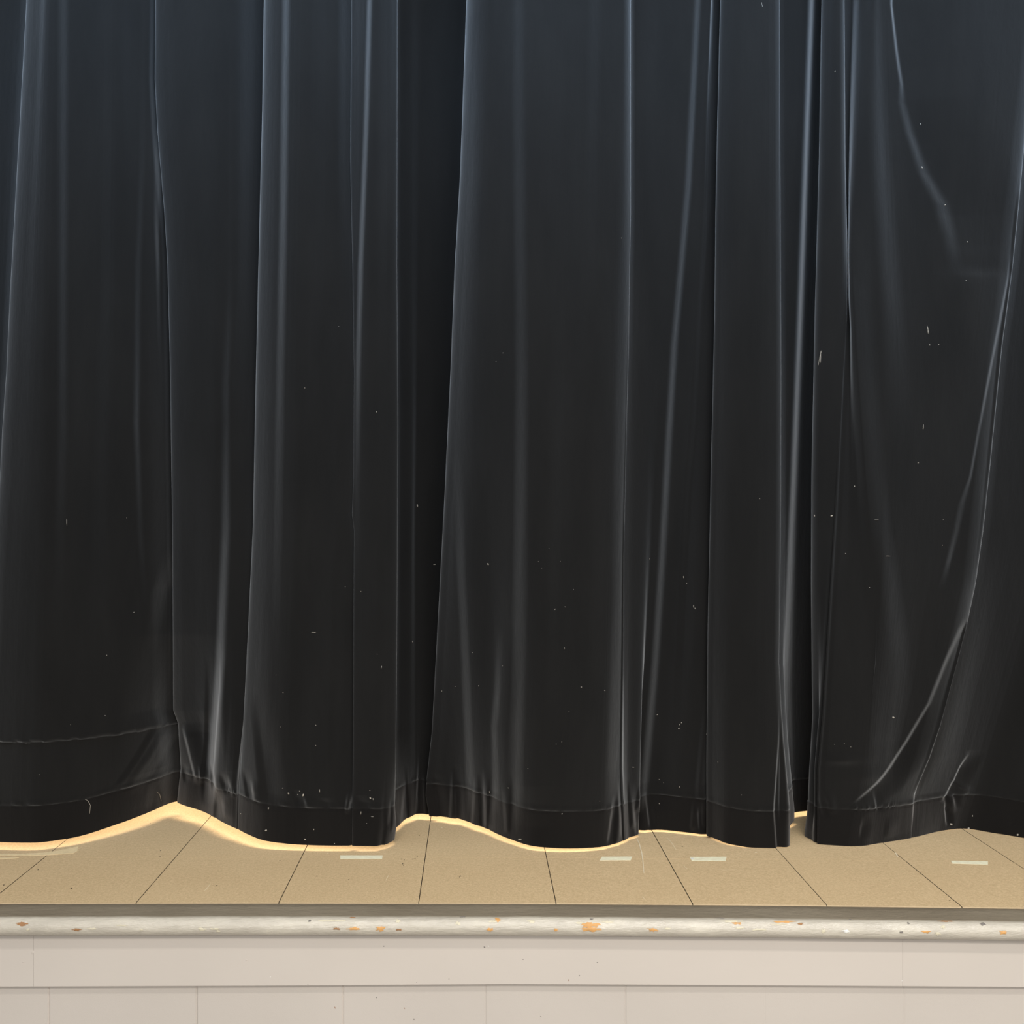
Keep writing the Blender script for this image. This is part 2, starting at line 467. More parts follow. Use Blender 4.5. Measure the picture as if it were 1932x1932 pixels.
# fold lines, top to bottom
E1 = T((0, 50), (250, 36), (550, 19), (700, 12), (800, 5), (900, 0), (1000, -8), (1450, -30), (1600, -36))
E2 = T((0, 293), (150, 292), (260, 298), (400, 310), (500, 316), (700, 321), (1000, 325), (1340, 327), (1365, 336), (1450, 341), (1515, 334), (1600, 333))
E3 = T((0, 498), (200, 495), (400, 490), (700, 483), (1000, 477), (1250, 465), (1480, 453), (1600, 450))
S3 = T((0, 663), (300, 661), (500, 665), (700, 668), (900, 667), (970, 664), (1000, 668), (1450, 666), (1600, 664))
E4 = T((0, 750), (500, 749), (800, 751), (1200, 749), (1450, 747), (1520, 745), (1560, 748), (1600, 742))
E5 = T((0, 880), (330, 868), (500, 858), (700, 850), (950, 838), (1100, 830), (1380, 815), (1470, 805), (1500, 803), (1600, 820))
C6 = T((0, 1190), (400, 1190), (650, 1186), (900, 1180), (1050, 1177), (1200, 1176), (1450, 1174), (1520, 1176), (1600, 1178))
D = T((0, 1318), (350, 1300), (500, 1287), (650, 1274), (850, 1262), (1050, 1251), (1250, 1238), (1400, 1225), (1490, 1217), (1600, 1222))
D2 = T((0, 1352), (200, 1347), (400, 1336), (550, 1325), (800, 1311), (900, 1302), (1000, 1296), (1200, 1286), (1350, 1277), (1600, 1270))
E6 = T((0, 1359), (200, 1354), (400, 1350), (600, 1348), (900, 1341), (1200, 1335), (1430, 1333), (1600, 1333))
E7 = T((0, 1471), (300, 1472), (700, 1474), (1000, 1473), (1250, 1470), (1330, 1474), (1400, 1479), (1530, 1491), (1600, 1490))
R7 = T((0, 1531), (300, 1520), (500, 1513), (750, 1504), (1000, 1495), (1300, 1485), (1600, 1494))
E8 = T((0, 1550), (300, 1545), (600, 1537), (900, 1531), (1100, 1530), (1300, 1532), (1350, 1533), (1450, 1527), (1530, 1523), (1570, 1518), (1600, 1519))
H8 = T((0, 1593), (300, 1595), (480, 1599), (600, 1598), (700, 1592), (950, 1580), (1150, 1568), (1350, 1556), (1450, 1547), (1600, 1546))
K = T((0, 1622), (200, 1612), (350, 1604), (480, 1600.5), (550, 1602), (620, 1605), (700, 1609), (850, 1619), (1000, 1629), (1100, 1642), (1250, 1657), (1450, 1662), (1600, 1664))
LB = T((0, 1962), (260, 1934), (400, 1921), (500, 1911), (600, 1898), (650, 1891), (750, 1881), (880, 1868), (1000, 1855), (1100, 1841), (1180, 1824), (1250, 1806), (1310, 1790), (1370, 1774), (1430, 1754), (1500, 1724), (1600, 1716))

def off(tr, d): return tuple((y, x + d) for y, x in tr)
def lin(x0, x1): return ((0, x0), (1590, x1))

# anchor: (track, depth at hem, depth at top[, depth at mid height])
L = []
def A(lst, tr, zb, zt, zm=None, name=None):
    if zm is None: zm = 0 if isinstance(zb, tuple) else (zb + zt) / 2
    lst.append((tr, zb, zt, zm, name))
for px, z in ((-860, 3.3), (-760, 3.22), (-660, 3.46), (-560, 3.46), (-470, 3.22), (-380, 3.22), (-290, 3.48), (-210, 3.48)):
    A(L, lin(px, px), z, z)
A(L, lin(-60, -130), 3.42, 3.44)
A(L, off(E1, -12), 3.40, 3.42)
A(L, off(E1, 14), 3.34, 3.37)
A(L, E1, 3.24, 3.245, name='E1')
A(L, off(E1, 22), 3.216, 3.218)
A(L, lin(95, 60), 3.205, 3.20)
A(L, lin(160, 130), 3.245, 3.22)
A(L, lin(225, 225), ((0, 3.235), (800, 3.24), (1200, 3.27), (1400, 3.32), (1600, 3.37)), 0)
A(L, off(E2, -42), ((0, 3.25), (800, 3.265), (1200, 3.325), (1400, 3.42), (1600, 3.50)), 0)
A(L, off(E2, -12), ((0, 3.268), (800, 3.295), (1200, 3.365), (1400, 3.49), (1600, 3.578)), 0)
A(L, off(E2, 7), ((0, 3.285), (800, 3.315), (1200, 3.39), (1400, 3.515), (1600, 3.605)), 0)
A(L, E2, ((0, 3.255), (800, 3.285), (1200, 3.365), (1400, 3.485), (1600, 3.585)), 0, name='E2')
A(L, off(E2, 12), ((0, 3.243), (800, 3.27), (1200, 3.352), (1400, 3.468), (1600, 3.55)), 0)
A(L, off(E2, 45), ((0, 3.235), (800, 3.258), (1200, 3.337), (1400, 3.447), (1600, 3.49)), 0)
A(L, lin(400, 405), ((0, 3.235), (800, 3.255), (1200, 3.32), (1400, 3.405), (1600, 3.42)), 0)
A(L, lin(436, 428), 3.358, 3.25, 3.275)
A(L, off(E3, -12), ((0, 3.31), (1000, 3.30), (1450, 3.32), (1600, 3.328)), 0)
A(L, tuple((y, x + (10 if y < 1300 else -5)) for y, x in E3), 3.313, 3.33, 3.32)
A(L, E3, 3.30, 3.25, name='E3')
A(L, off(E3, 16), 3.265, 3.215)
A(L, off(E3, 50), 3.22, 3.195)
A(L, lin(585, 565), 3.198, 3.185)
A(L, lin(635, 630), 3.192, 3.205)
A(L, off(S3, -8), 3.192, 3.232)
A(L, off(S3, 5), 3.206, 3.25)
A(L, S3, 3.194, 3.238, name='S3')
A(L, off(S3, 7), 3.190, 3.228)
A(L, ((0, 712), (500, 712), (1000, 712), (1600, 705)), 3.190, 3.195)
A(L, off(E4, -16), ((0, 3.200), (1400, 3.202), (1600, 3.212)), 0)
A(L, E4, ((0, 3.218), (1400, 3.22), (1600, 3.262)), 0, name='E4')
A(L, off(E4, -12), ((0, 3.40), (1400, 3.41), (1600, 3.33)), 0)
A(L, off(E4, 3), ((0, 3.455), (1400, 3.475), (1600, 3.395)), 0)
A(L, off(E4, 26), ((0, 3.48), (1400, 3.50), (1600, 3.49)), 0)
A(L, ((0, 800), (1000, 785), (1600, 785)), 3.515, 3.50)
A(L, off(E5, -14), 3.520, 3.50)
A(L, off(E5, 12), 3.512, 3.46)
A(L, off(E5, 12), 3.505, 3.36)
A(L, E5, 3.495, 3.28, 3.36, name='E5')
A(L, off(E5, 16), 3.49, 3.235, 3.32)
A(L, ((0, 925), (700, 900), (1590, 858)), 3.47, 3.21, 3.27)
A(L, ((0, 985), (700, 960), (1590, 905)), 3.385, 3.20, 3.23)
A(L, ((0, 1035), (700, 1010), (1590, 957)), 3.272, 3.195, 3.20)
A(L, ((0, 1085), (700, 1065), (1590, 1012)), 3.20, 3.195, 3.185)
A(L, ((0, 1130), (700, 1120), (1590, 1066)), 3.186, 3.20, 3.185)
A(L, ((0, 1160), (700, 1155), (1590, 1128)), 3.205, 3.205, 3.195)
A(L, off(C6, -14), ((0, 3.207), (1100, 3.212), (1600, 3.245)), 0)
A(L, C6, ((0, 3.236), (1100, 3.240), (1600, 3.275)), 0, name='C6')
A(L, ((0, 1188), (400, 1188), (650, 1184), (900, 1178), (1050, 1175), (1200, 1175), (1450, 1176), (1520, 1179), (1600, 1181)), 3.283, 3.29)
A(L, off(C6, 9), 3.305, 3.315)
A(L, ((0, 1240), (700, 1225), (1590, 1205)), 3.345, 3.315)
A(L, off(D, -22), 3.375, 3.30)
A(L, off(D, 24), 3.385, 3.285)
A(L, off(E6, -10), 3.350, 3.305)
A(L, off(E6, 6), 3.345, 3.320)
A(L, E6, 3.333, 3.285, name='E6')
A(L, off(E6, 12), 3.31, 3.262)
A(L, ((0, 1400), (1590, 1375)), 3.258, 3.245)
A(L, ((0, 1445), (1590, 1425)), 3.232, 3.242)
A(L, off(E7, -10), 3.234, 3.245)
A(L, E7, ((0, 3.258), (1300, 3.25), (1600, 3.262)), 0, name='E7')
A(L, off(E7, -8), ((0, 3.365), (1300, 3.40), (1600, 3.40)), 0)
A(L, off(E7, 8), ((0, 3.388), (1300, 3.455), (1600, 3.50)), 0)
A(L, off(R7, -8), ((0, 3.395), (1300, 3.465), (1600, 3.53)), 0)
A(L, off(R7, 7), ((0, 3.455), (1000, 3.51), (1300, 3.535), (1600, 3.575)), 0)
A(L, off(R7, 22), ((0, 3.468), (1000, 3.525), (1300, 3.555), (1600, 3.592)), 0)
A(L, ((0, 1580), (1590, 1550)), 3.61, 3.50)
A(L, ((0, 1640), (1590, 1620)), 3.63, 3.58)
A(L, ((0, 1700), (1590, 1690)), 3.62, 3.58)

R = []
A(R, off(E8, 70), 3.50, 3.50)
A(R, off(E8, 34), 3.46, 3.45)
A(R, off(E8, 5), 3.40, 3.37)
A(R, E8, 3.362, 3.315, name='E8')
A(R, off(E8, 14), 3.318, 3.285)
A(R, off(H8, -10), 3.300, 3.272)
A(R, H8, ((0, 3.286), (480, 3.30), (620, 3.280), (1600, 3.284)), 0, name='H8')
A(R, off(H8, -4), ((0, 3.325), (480, 3.325), (560, 3.298), (640, 3.283), (1600, 3.280)), 0)
A(R, ((0, 1606), (200, 1602), (480, 1599), (560, 1600), (620, 1603), (700, 1603), (950, 1600), (1600, 1568)), ((0, 3.345), (480, 3.345), (560, 3.305), (640, 3.288), (1600, 3.270)), 0)
KA = tuple((y, x) for y, x in K if y <= 1000) + ((1100, 1636), (1250, 1640), (1450, 1620), (1600, 1590))
A(R, KA, ((0, 3.31), (350, 3.30), (550, 3.272), (1600, 3.264)), 0, name='K')
A(R, off(KA, 10), ((0, 3.297), (550, 3.272), (1600, 3.262)), 0)
A(R, ((0, 1660), (700, 1670), (1000, 1672), (1590, 1625)), 3.266, 3.265, 3.26)
A(R, ((0, 1720), (700, 1740), (1000, 1715), (1300, 1685), (1590, 1650)), 3.288, 3.265, 3.26)
A(R, ((0, 1820), (500, 1810), (1000, 1770), (1300, 1725), (1430, 1695), (1590, 1670)), 3.306, 3.26, 3.26)
A(R, off(LB, -26), ((0, 3.262), (1000, 3.262), (1400, 3.29), (1600, 3.325)), 0)
A(R, LB, ((0, 3.29), (1000, 3.295), (1400, 3.32), (1600, 3.352)), 0, name='LB')
A(R, tuple((y, x - 8 if y < 1450 else x + 2) for y, x in LB), ((0, 3.41), (1000, 3.40), (1350, 3.365), (1600, 3.356)), 0)
A(R, off(LB, 14), ((0, 3.452), (1000, 3.43), (1350, 3.395), (1600, 3.37)), 0)
A(R, ((0, 2010), (500, 1960), (1000, 1925), (1300, 1845), (1590, 1770)), ((0, 3.46), (1000, 3.440), (1600, 3.432)), 0)
A(R, ((0, 2050), (500, 2010), (1000, 1990), (1300, 1900), (1590, 1812)), ((0, 3.46), (1000, 3.440), (1600, 3.460)), 0)
A(R, ((0, 2090), (500, 2060), (1000, 2040), (1590, 1870)), 3.418, 3.44)
A(R, ((0, 2130), (1590, 1940)), 3.362, 3.38)
A(R, ((0, 2190), (1590, 2040)), 3.27, 3.24)
for px, z in ((2270, 3.22), (2360, 3.46), (2450, 3.46), (2540, 3.22), (2640, 3.24)):
    A(R, lin(px, px - 60), z, z)

H0L = ([-900, 0, 130, 230, 300, 335, 375, 440, 483, 520, 600, 700, 735, 783, 850, 905, 966, 1060, 1133, 1218, 1280, 1345, 1400, 1430, 1490, 1500, 1540, 1700],
       [.02, .0225, .024, .035, .044, .046, .042, .036, .027, .020, .017, .0165, .013, .020, .020, .019, .015, .0125, .010, .0085, .0095, .009, .005, .003, .003, .017, .017, .017])
H0R = ([1500, 1545, 1612, 1720, 1797, 1932, 2700], [.004, .003, .0025, .0025, .003, .003, .003])

ZT = 3.30           # top of the cloth above the stage
BAND = .117         # height of the sewn bottom hem
TUCK = .350         # height of the let-down seam on the left width

def pchip(P, s, sq):
    """P: rows x anchors, s anchors, sq queries -> rows x queries (no overshoot)"""
    h = np.diff(s)[None]; d = np.diff(P, axis=1) / h
    m = np.zeros_like(P)
    w1 = 2 * h[:, 1:] + h[:, :-1]; w2 = h[:, 1:] + 2 * h[:, :-1]
    a, b = d[:, :-1], d[:, 1:]
    ok = a * b > 0
    with np.errstate(divide='ignore', invalid='ignore'):
        mm = (w1 + w2) / (w1 / a + w2 / b)
    m[:, 1:-1] = np.where(ok, mm, 0)
    m[:, 0] = d[:, 0]; m[:, -1] = d[:, -1]
    i = np.clip(np.searchsorted(s, sq, side='right') - 1, 0, len(s) - 2)
    hh = (s[i + 1] - s[i])[None]; t = ((sq - s[i]) / hh[0])[None]
    h00 = 2 * t**3 - 3 * t**2 + 1; h10 = t**3 - 2 * t**2 + t; h01 = -2 * t**3 + 3 * t**2; h11 = t**3 - t**2
    return h00 * P[:, i] + h10 * hh * m[:, i] + h01 * P[:, i + 1] + h11 * hh * m[:, i + 1]

def smooth01(u):
    u = np.clip(u, 0, 1); return u * u * (3 - 2 * u)

def curtain_grid(anchors, H0, vis=(0, 1932)):
    n = len(anchors)
    # rows
    fr_h = np.linspace(0, 1, 22)                     # hem band
    fr_1 = np.linspace(0, 1, 70)[1:]                 # hem .. tuck
    fr_2 = np.linspace(0, 1, 420)[1:]                # tuck .. top
    nh, n1, n2 = len(fr_h), len(fr_1), len(fr_2)
    # nominal sample columns
    def trx(tr, y): return np.interp(y, [p[0] for p in tr], [p[1] for p in tr])
    midx = np.array([trx(a[0], 800) for a in anchors]); bx = np.array([trx(a[0], 1590) for a in anchors])
    zmid = np.array([np.interp(800, [p[0] for p in a[1]], [p[1] for p in a[1]]) if isinstance(a[1], tuple) else a[3] for a in anchors])
    seg = np.hypot(np.maximum(np.abs(np.diff(midx)), np.abs(np.diff(bx))), np.diff(zmid) * F / 3.3)
    s = np.concatenate([[0], np.cumsum(np.maximum(seg, 6))])
    sq, own = [], []
    for i in range(n - 1):
        out = max(midx[i], midx[i + 1]) < vis[0] - 60 or min(midx[i], midx[i + 1]) > vis[1] + 60
        edge = seg[i] < 60
        k = int(max(6, (s[i + 1] - s[i]) / (8 if out else 1.15)))
        k = max(k, 12 if edge and not out else 6)
        q = np.linspace(s[i], s[i + 1], k, endpoint=False)
        sq.append(q)
    sq.append([s[-1]]); sq = np.concatenate(sq)
    # z of every row at every anchor (hem height first guessed from bottom columns)
    h0a = np.interp(bx, H0[0], H0[1])
    zb_a = np.array([np.interp(1600, [p[0] for p in a[1]], [p[1] for p in a[1]]) if isinstance(a[1], tuple) else a[1] for a in anchors])
    h0a = h0a + sag((bx - PX) * zb_a / F)
    rows = []
    for q in fr_h: rows.append(h0a + BAND * q)
    for q in fr_1: rows.append((h0a + BAND) * (1 - q) + TUCK * q)
    for q in fr_2: rows.append(np.full(n, TUCK + (ZT - TUCK) * q))
    Zr = np.array(rows)                                # rows x anchors (height)
    tt = np.clip(Zr / 2.75, 0, 1)
    Dp = np.zeros_like(Zr); Xp = np.zeros_like(Zr)
    for j, a in enumerate(anchors):
        if isinstance(a[1], tuple):
            ynom = PY + F * (HC - Zr[:, j]) / 3.3
            ynom = np.where(ynom > 1450, 1450 + (ynom - 1450) * 1.15, ynom)
            Dp[:, j] = np.interp(ynom, [p[0] for p in a[1]], [p[1] for p in a[1]])
        else:
            t = tt[:, j]; zb, zt, zm = a[1], a[2], a[3]
            # quadratic through bottom, middle, top
            c0, c1, c2 = zb, -3 * zb + 4 * zm - zt, 2 * zb - 4 * zm + 2 * zt
            Dp[:, j] = c0 + c1 * t + c2 * t * t
        y = PY + F * (HC - Zr[:, j]) / Dp[:, j]
        Xp[:, j] = trx(a[0], y)
    P = pchip(Xp, s, sq); Dq = pchip(Dp, s, sq); Hq = pchip(Zr, s, sq)
    names = {a[4]: s[i] for i, a in enumerate(anchors) if a[4]}
    Y = PY + F * (HC - Hq) / Dq
    return dict(px=P, d=Dq, h=Hq, y=Y, s=sq, names=names, nh=nh, n1=n1, n2=n2)

SG = 1.45
def streak(g, tr, w, amp, sgn=1, L=70, rng_s=None, wamp=None):
    """a soft or sharp crease: depth steps across its width, then eases back"""
    ys = [p[0] for p in tr]; xs = [p[1] for p in tr]
    xc = np.interp(g['y'], ys, xs)
    am = np.interp(g['y'], [p[0] for p in amp], [p[1] for p in amp])
    ww = (w * 1.22 if w >= 12 else w) if wamp is None else np.interp(g['y'], [p[0] for p in wamp], [p[1] for p in wamp])
    u = (g['px'] - xc) / ww
    f = smooth01(u + .5)
    e = smooth01(((u - .5) * ww) / L)
    dz = am * (f - e)
    if rng_s:
        a, b = rng_s
        m = smooth01((g['s'] - a) / 8) * smooth01((b - g['s']) / 8)
        dz = dz * m[None]
    g['disp'] = g.get('disp', 0) + sgn * dz * SG

gl = curtain_grid(L, H0L)
gr = curtain_grid(R, H0R)
nl, nr = gl['names'], gr['names']
def both(a, b): return (nl[a] + 1 if a else 0, nl[b] - 1)
def rg(a, b): return (nr[a], nr[b] if b else 1e9)
mm = .001
# --- left curtain creases
rP1 = (nl['E1'], nl['E2'] - 30); rP2 = (nl['E2'], nl['E3'] - 12); rP3 = (nl['E3'], nl['S3'] - 8); rP4 = (nl['S3'], nl['E4'] - 6)
rR4 = (nl['E4'] + 40, nl['E5'] - 40); rP5 = (nl['E5'], nl['C6']); rP6 = (nl['C6'] + 12, nl['E6'] - 12); rP7 = (nl['E6'], nl['E7'] - 4); rR7 = (nl['E7'] + 20, 1e9)
streak(gl, T((0, 122), (800, 120), (1200, 110)), 26, [(0, 13*mm), (700, 14*mm), (950, 11*mm), (1250, 0)], -1, 110, rP1)
streak(gl, T((0, 272), (300, 270), (500, 263), (800, 260), (1000, 266), (1250, 282)), 20, [(0, 6*mm), (350, 12*mm), (800, 17*mm), (1050, 12*mm), (1300, 0)], -1, 60, rP1)
streak(gl, T((0, 205), (500, 205), (1000, 190)), 30, [(0, 5*mm), (600, 8*mm), (1000, 5*mm), (1200, 0)], -1, 60, rP1)
streak(gl, T((250, 297), (400, 297), (550, 294), (700, 295)), 9, [(250, 3*mm), (300, 8*mm), (450, 10*mm), (560, 5*mm), (700, 0)], 1, 18, (rP1[1] - 20, nl['E2'] - 2))
streak(gl, T((0, 445), (500, 440), (720, 428), (1000, 428), (1250, 418), (1440, 404)), 24, [(0, 4*mm), (500, 8*mm), (750, 20*mm), (1450, 24*mm), (1520, 8*mm), (1600, 0)], -1, 90, rP2)
streak(gl, T((1300, 418), (1380, 412), (1460, 406)), 7, [(1240, 0), (1330, 8*mm), (1460, 9*mm), (1520, 0)], -1, 20, rP2)
streak(gl, T((1300, 390), (1400, 388), (1470, 382)), 8, [(1240, 0), (1350, 6*mm), (1460, 8*mm), (1520, 0)], 1, 24, rP2)
streak(gl, T((1375, 346), (1410, 355), (1465, 368)), 9, [(1365, 0), (1390, 8*mm), (1460, 9*mm), (1480, 0)], -1, 30, rP2)
streak(gl, T((0, 541), (400, 536), (700, 530), (1000, 525), (1300, 520)), 18, [(0, 14*mm), (500, 13*mm), (800, 9*mm), (1100, 5*mm), (1300, 0)], -1, 80, rP3)
streak(gl, T((400, 600), (1000, 575), (1450, 545)), 30, [(300, 3*mm), (600, 7*mm), (1300, 6*mm), (1500, 0)], 1, 80, rP3)
streak(gl, T((1000, 640), (1200, 638), (1450, 632), (1500, 632)), 24, [(1000, 0), (1150, 9*mm), (1400, 11*mm), (1520, 0)], 1, 40, rP3)
streak(gl, T((1350, 480), (1420, 487), (1510, 497)), 14, [(1300, 0), (1420, 10*mm), (1500, 10*mm), (1530, 0)], 1, 40, rP3)
streak(gl, T((0, 698), (250, 691), (500, 681), (700, 676), (900, 674)), 12, [(0, 13*mm), (500, 13*mm), (700, 10*mm), (900, 4*mm), (1100, 0)], -1, 46, rP4)
streak(gl, T((0, 738), (1450, 738), (1530, 726), (1600, 718)), 16, [(0, 3*mm), (900, 6*mm), (1500, 8*mm), (1590, 8*mm)], 1, 40, (rP4[0], rP4[1] - 14))
streak(gl, T((800, 795), (1450, 790)), 30, [(700, 0), (1100, 8*mm), (1450, 6*mm), (1500, 0)], 1, 50, rR4)
for trk, w, amp, sg, LL in [
    (T((0, 936), (500, 930)), 22, [(0, 7*mm), (350, 4*mm), (550, 0)], 1, 40),
    (T((0, 980), (350, 980), (700, 984), (1000, 982), (1250, 979), (1450, 973), (1500, 974)), 26, [(0, 11*mm), (400, 17*mm), (1000, 20*mm), (1480, 17*mm), (1560, 2*mm)], -1, 110),
    (T((0, 1122), (500, 1112), (900, 1066)), 26, [(0, 7*mm), (300, 5*mm), (600, 2*mm), (900, 0)], 1, 50),
    (T((700, 1050), (1100, 1040), (1400, 1040)), 30, [(500, 0), (800, 6*mm), (1200, 4*mm), (1400, 0)], 1, 60),
    (T((900, 866), (1080, 870), (1200, 876), (1400, 884), (1500, 888)), 17, [(850, 0), (1050, 9*mm), (1250, 12*mm), (1480, 11*mm), (1540, 0)], -1, 50),
    (T((1200, 942), (1300, 938), (1370, 932), (1500, 936)), 13, [(1180, 0), (1320, 9*mm), (1490, 9*mm), (1540, 0)], -1, 34),
    (T((0, 1180), (400, 1181), (900, 1172), (1200, 1166), (1450, 1158), (1520, 1156)), 26, [(0, 0*mm), (600, 2*mm), (900, 5*mm), (1250, 9*mm), (1450, 12*mm), (1560, 4*mm)], 1, 60)]:
    streak(gl, trk, w, amp, sg, LL, rP5)
streak(gl, D, 20, [(0, 20*mm), (800, 22*mm), (1480, 19*mm), (1530, 4*mm)], 1, 60, rP6)
streak(gl, D2, 14, [(0, 2*mm), (300, 4*mm), (500, 9*mm), (900, 11*mm), (1250, 7*mm), (1400, 0)], 1, 40, rP6)
streak(gl, T((0, 1322), (500, 1312), (1250, 1336), (1480, 1314)), 10, [(0, 0), (1150, 0), (1300, 5*mm), (1470, 8*mm), (1540, 2*mm)], -1, 20, rP6)
streak(gl, T((1250, 1475), (1400, 1470), (1530, 1461), (1600, 1466)), 7, [(1200, 0), (1380, 6*mm), (1500, 9*mm), (1600, 8*mm)], 1, 30, rP7)
streak(gl, T((1300, 1474), (1420, 1474), (1520, 1472)), 6, [(1250, 0), (1400, 4*mm), (1520, 5*mm), (1560, 0)], 1, 14, rP7)
# drag lines of the let-down band on the left
streak(gl, T((1375, 290), (1400, 276), (1430, 258), (1460, 238), (1480, 222)), 15, [(1368, 0), (1390, 8*mm), (1440, 9*mm), (1475, 5*mm), (1490, 0)], -1, 26, rP1)
streak(gl, T((1370, 312), (1400, 296), (1430, 277), (1460, 256), (1485, 240)), 15, [(1360, 0), (1385, 8*mm), (1440, 9*mm), (1475, 5*mm), (1500, 0)], -1, 26, (rP1[0], nl['E2'] - 4))
streak(gl, T((1060, 318), (1120, 300), (1200, 285), (1300, 275)), 26, [(1040, 0), (1110, 16*mm), (1180, 12*mm), (1300, 0)], 1, 40, (rP1[0], nl['E2'] - 8))
# gathers along the stitching, left curtain
def gather(g, x, y0, y1, w=7, a=5*mm, sg=1, lean=0, rs=None):
    ym = (y0 + y1) / 2
    streak(g, T((y0, x - lean), (y1, x + lean)), w, [(y0, 0), (ym, a), (y1 - 6, a * .8), (y1 + 4, 0)], sg, w * 2.2, rs)
for q in [(760, 1470, 1560, 6, 6, 1, -4, rR4), (768, 1440, 1550, 6, 6, -1, 3, rR4), (787, 1430, 1535, 6, 6, 1, -2, rR4), (800, 1455, 1540, 7, 5, -1, 2, rR4),
          (822, 1460, 1545, 9, 6, 1, 6, rP5), (851, 1450, 1545, 8, 7, -1, -2, rP5), (858, 1440, 1550, 7, 5, 1, 3, rP5), (893, 1460, 1560, 7, 5, -1, -3, rP5), (905, 1455, 1560, 6, 6, 1, 2, rP5),
          (913, 1440, 1560, 6, 5, -1, 2, rP5), (921, 1465, 1568, 6, 5, 1, -2, rP5), (951, 1470, 1570, 8, 4, -1, 3, rP5), (962, 1460, 1570, 7, 4, 1, -2, rP5),
          (1153, 1500, 1590, 7, 7, 1, -6, rP5), (1163, 1490, 1592, 7, 6, -1, -3, rP5), (1170, 1470, 1580, 6, 6, 1, 2, rP5), (1187, 1470, 1560, 6, 7, -1, 3, (nl['C6'] - 20, nl['E6'])), (1196, 1500, 1575, 7, 6, 1, 4, rP6),
          (1203, 1480, 1530, 7, 6, -1, -4, rP6), (1222, 1495, 1562, 6, 8, 1, 4, rP6), (1305, 1500, 1565, 7, 6, -1, -3, rP6), (1316, 1500, 1570, 7, 6, 1, 3, rP6), (1324, 1480, 1560, 6, 4, -1, 1, rP6),
          (345, 1440, 1475, 6, 4, 1, 3, rP2), (378, 1440, 1475, 6, 5, -1, 2, rP2), (398, 1440, 1485, 6, 6, 1, 2, rP2), (410, 1450, 1490, 6, 5, -1, 1, rP2), (424, 1455, 1495, 7, 5, 1, 4, rP2), (436, 1455, 1500, 7, 4, -1, 3, rP2),
          (407, 1485, 1545, 8, 6, 1, -2, rP2), (422, 1490, 1540, 8, 3, -1, 2, rP2),
          (462, 1450, 1508, 7, 5, 1, 5, rP3), (476, 1470, 1510, 7, 5, -1, 3, rP3), (556, 1490, 1523, 8, 5, 1, 4, rP3), (576, 1500, 1524, 9, 5, -1, 3, rP3), (606, 1505, 1525, 12, 4, 1, 4, rP3), (654, 1490, 1532, 7, 7, -1, -3, rP3),
          (661, 1500, 1530, 6, 6, 1, -3, rP3), (675, 1500, 1530, 12, 5, 1, 5, rP4), (735, 1500, 1560, 7, 5, 1, -4, rP4), (742, 1500, 1570, 6, 5, -1, -4, rP4),
          (283, 1470, 1530, 14, 5, 1, -6, rP1), (302, 1480, 1520, 10, 4, -1, 4, rP1)]:
    gather(gl, q[0], q[1], q[2], q[3], q[4] * mm, q[5], q[6], q[7])

# --- right curtain creases
rS = (nr['E8'], nr['H8'] - 4); rP9 = (nr['K'] - 2, nr['LB'] - 4); rR10 = (nr['LB'] + 22, 1e9); rAll = (nr['E8'], nr['LB'] - 2)
streak(gr, T((0, 1556), (600, 1545), (1100, 1538), (1450, 1536)), 16, [(0, 1*mm), (700, 2*mm), (1200, 3*mm), (1500, 2*mm), (1560, 0)], 1, 30, rS)
streak(gr, H8, 5, [(0, 0), (560, 0), (700, 2.2*mm), (1480, 2.4*mm), (1540, 0)], 1, 8, rAll)
streak(gr, K, 12, [(0, 0), (400, 2*mm), (560, 11*mm), (800, 14*mm), (1000, 13*mm), (1120, 9*mm), (1250, 5*mm), (1400, 0)], -1, 46, (nr['H8'] + 10, nr['LB']), wamp=[(500, 9), (900, 14), (1100, 34), (1300, 50)])
streak(gr, T((0, 1645), (300, 1665), (600, 1690), (800, 1700)), 46, [(0, 18*mm), (300, 21*mm), (550, 18*mm), (850, 0)], 1, 140, rP9)
streak(gr, T((0, 1690), (80, 1699), (150, 1709), (185, 1710), (240, 1725), (320, 1752), (380, 1783), (440, 1797), (500, 1806)), 20,
       [(0, 12*mm), (120, 12*mm), (180, 10*mm), (260, 17*mm), (400, 22*mm), (460, 14*mm), (520, 0)], 1, 150, rP9, wamp=[(0, 12), (150, 16), (200, 26), (400, 46), (500, 36)])
streak(gr, T((440, 1921), (560, 1896), (700, 1869), (800, 1850), (900, 1832), (950, 1816), (1000, 1806), (1060, 1791), (1105, 1778)), 12,
       [(380, 0), (470, 4*mm), (700, 6*mm), (930, 6*mm), (960, 7*mm), (1060, 8*mm), (1115, 0)], 1, 60, rP9, wamp=[(400, 9), (900, 11), (960, 20), (1100, 16)])
streak(gr, T((1170, 1820), (1200, 1808), (1250, 1786), (1330, 1756), (1400, 1716), (1450, 1681), (1480, 1654), (1520, 1608)), 13,
       [(1165, 0), (1190, 7*mm), (1300, 11*mm), (1450, 11*mm), (1505, 7*mm), (1522, 0)], 1, 50, (nr['H8'] + 8, nr['LB'] - 1))
streak(gr, T((1000, 1660), (1200, 1690), (1450, 1670)), 60, [(1050, 0), (1200, 9*mm), (1400, 9*mm), (1500, 0)], 1, 90, rP9)
streak(gr, T((1425, 1826), (1445, 1814), (1470, 1802), (1500, 1786), (1512, 1778)), 9, [(1415, 0), (1450, 10*mm), (1500, 9*mm), (1516, 0)], 1, 30, rR10)
streak(gr, T((1470, 1795), (1490, 1815), (1502, 1835)), 9, [(1465, 0), (1485, 5*mm), (1505, 0)], -1, 24, rR10)
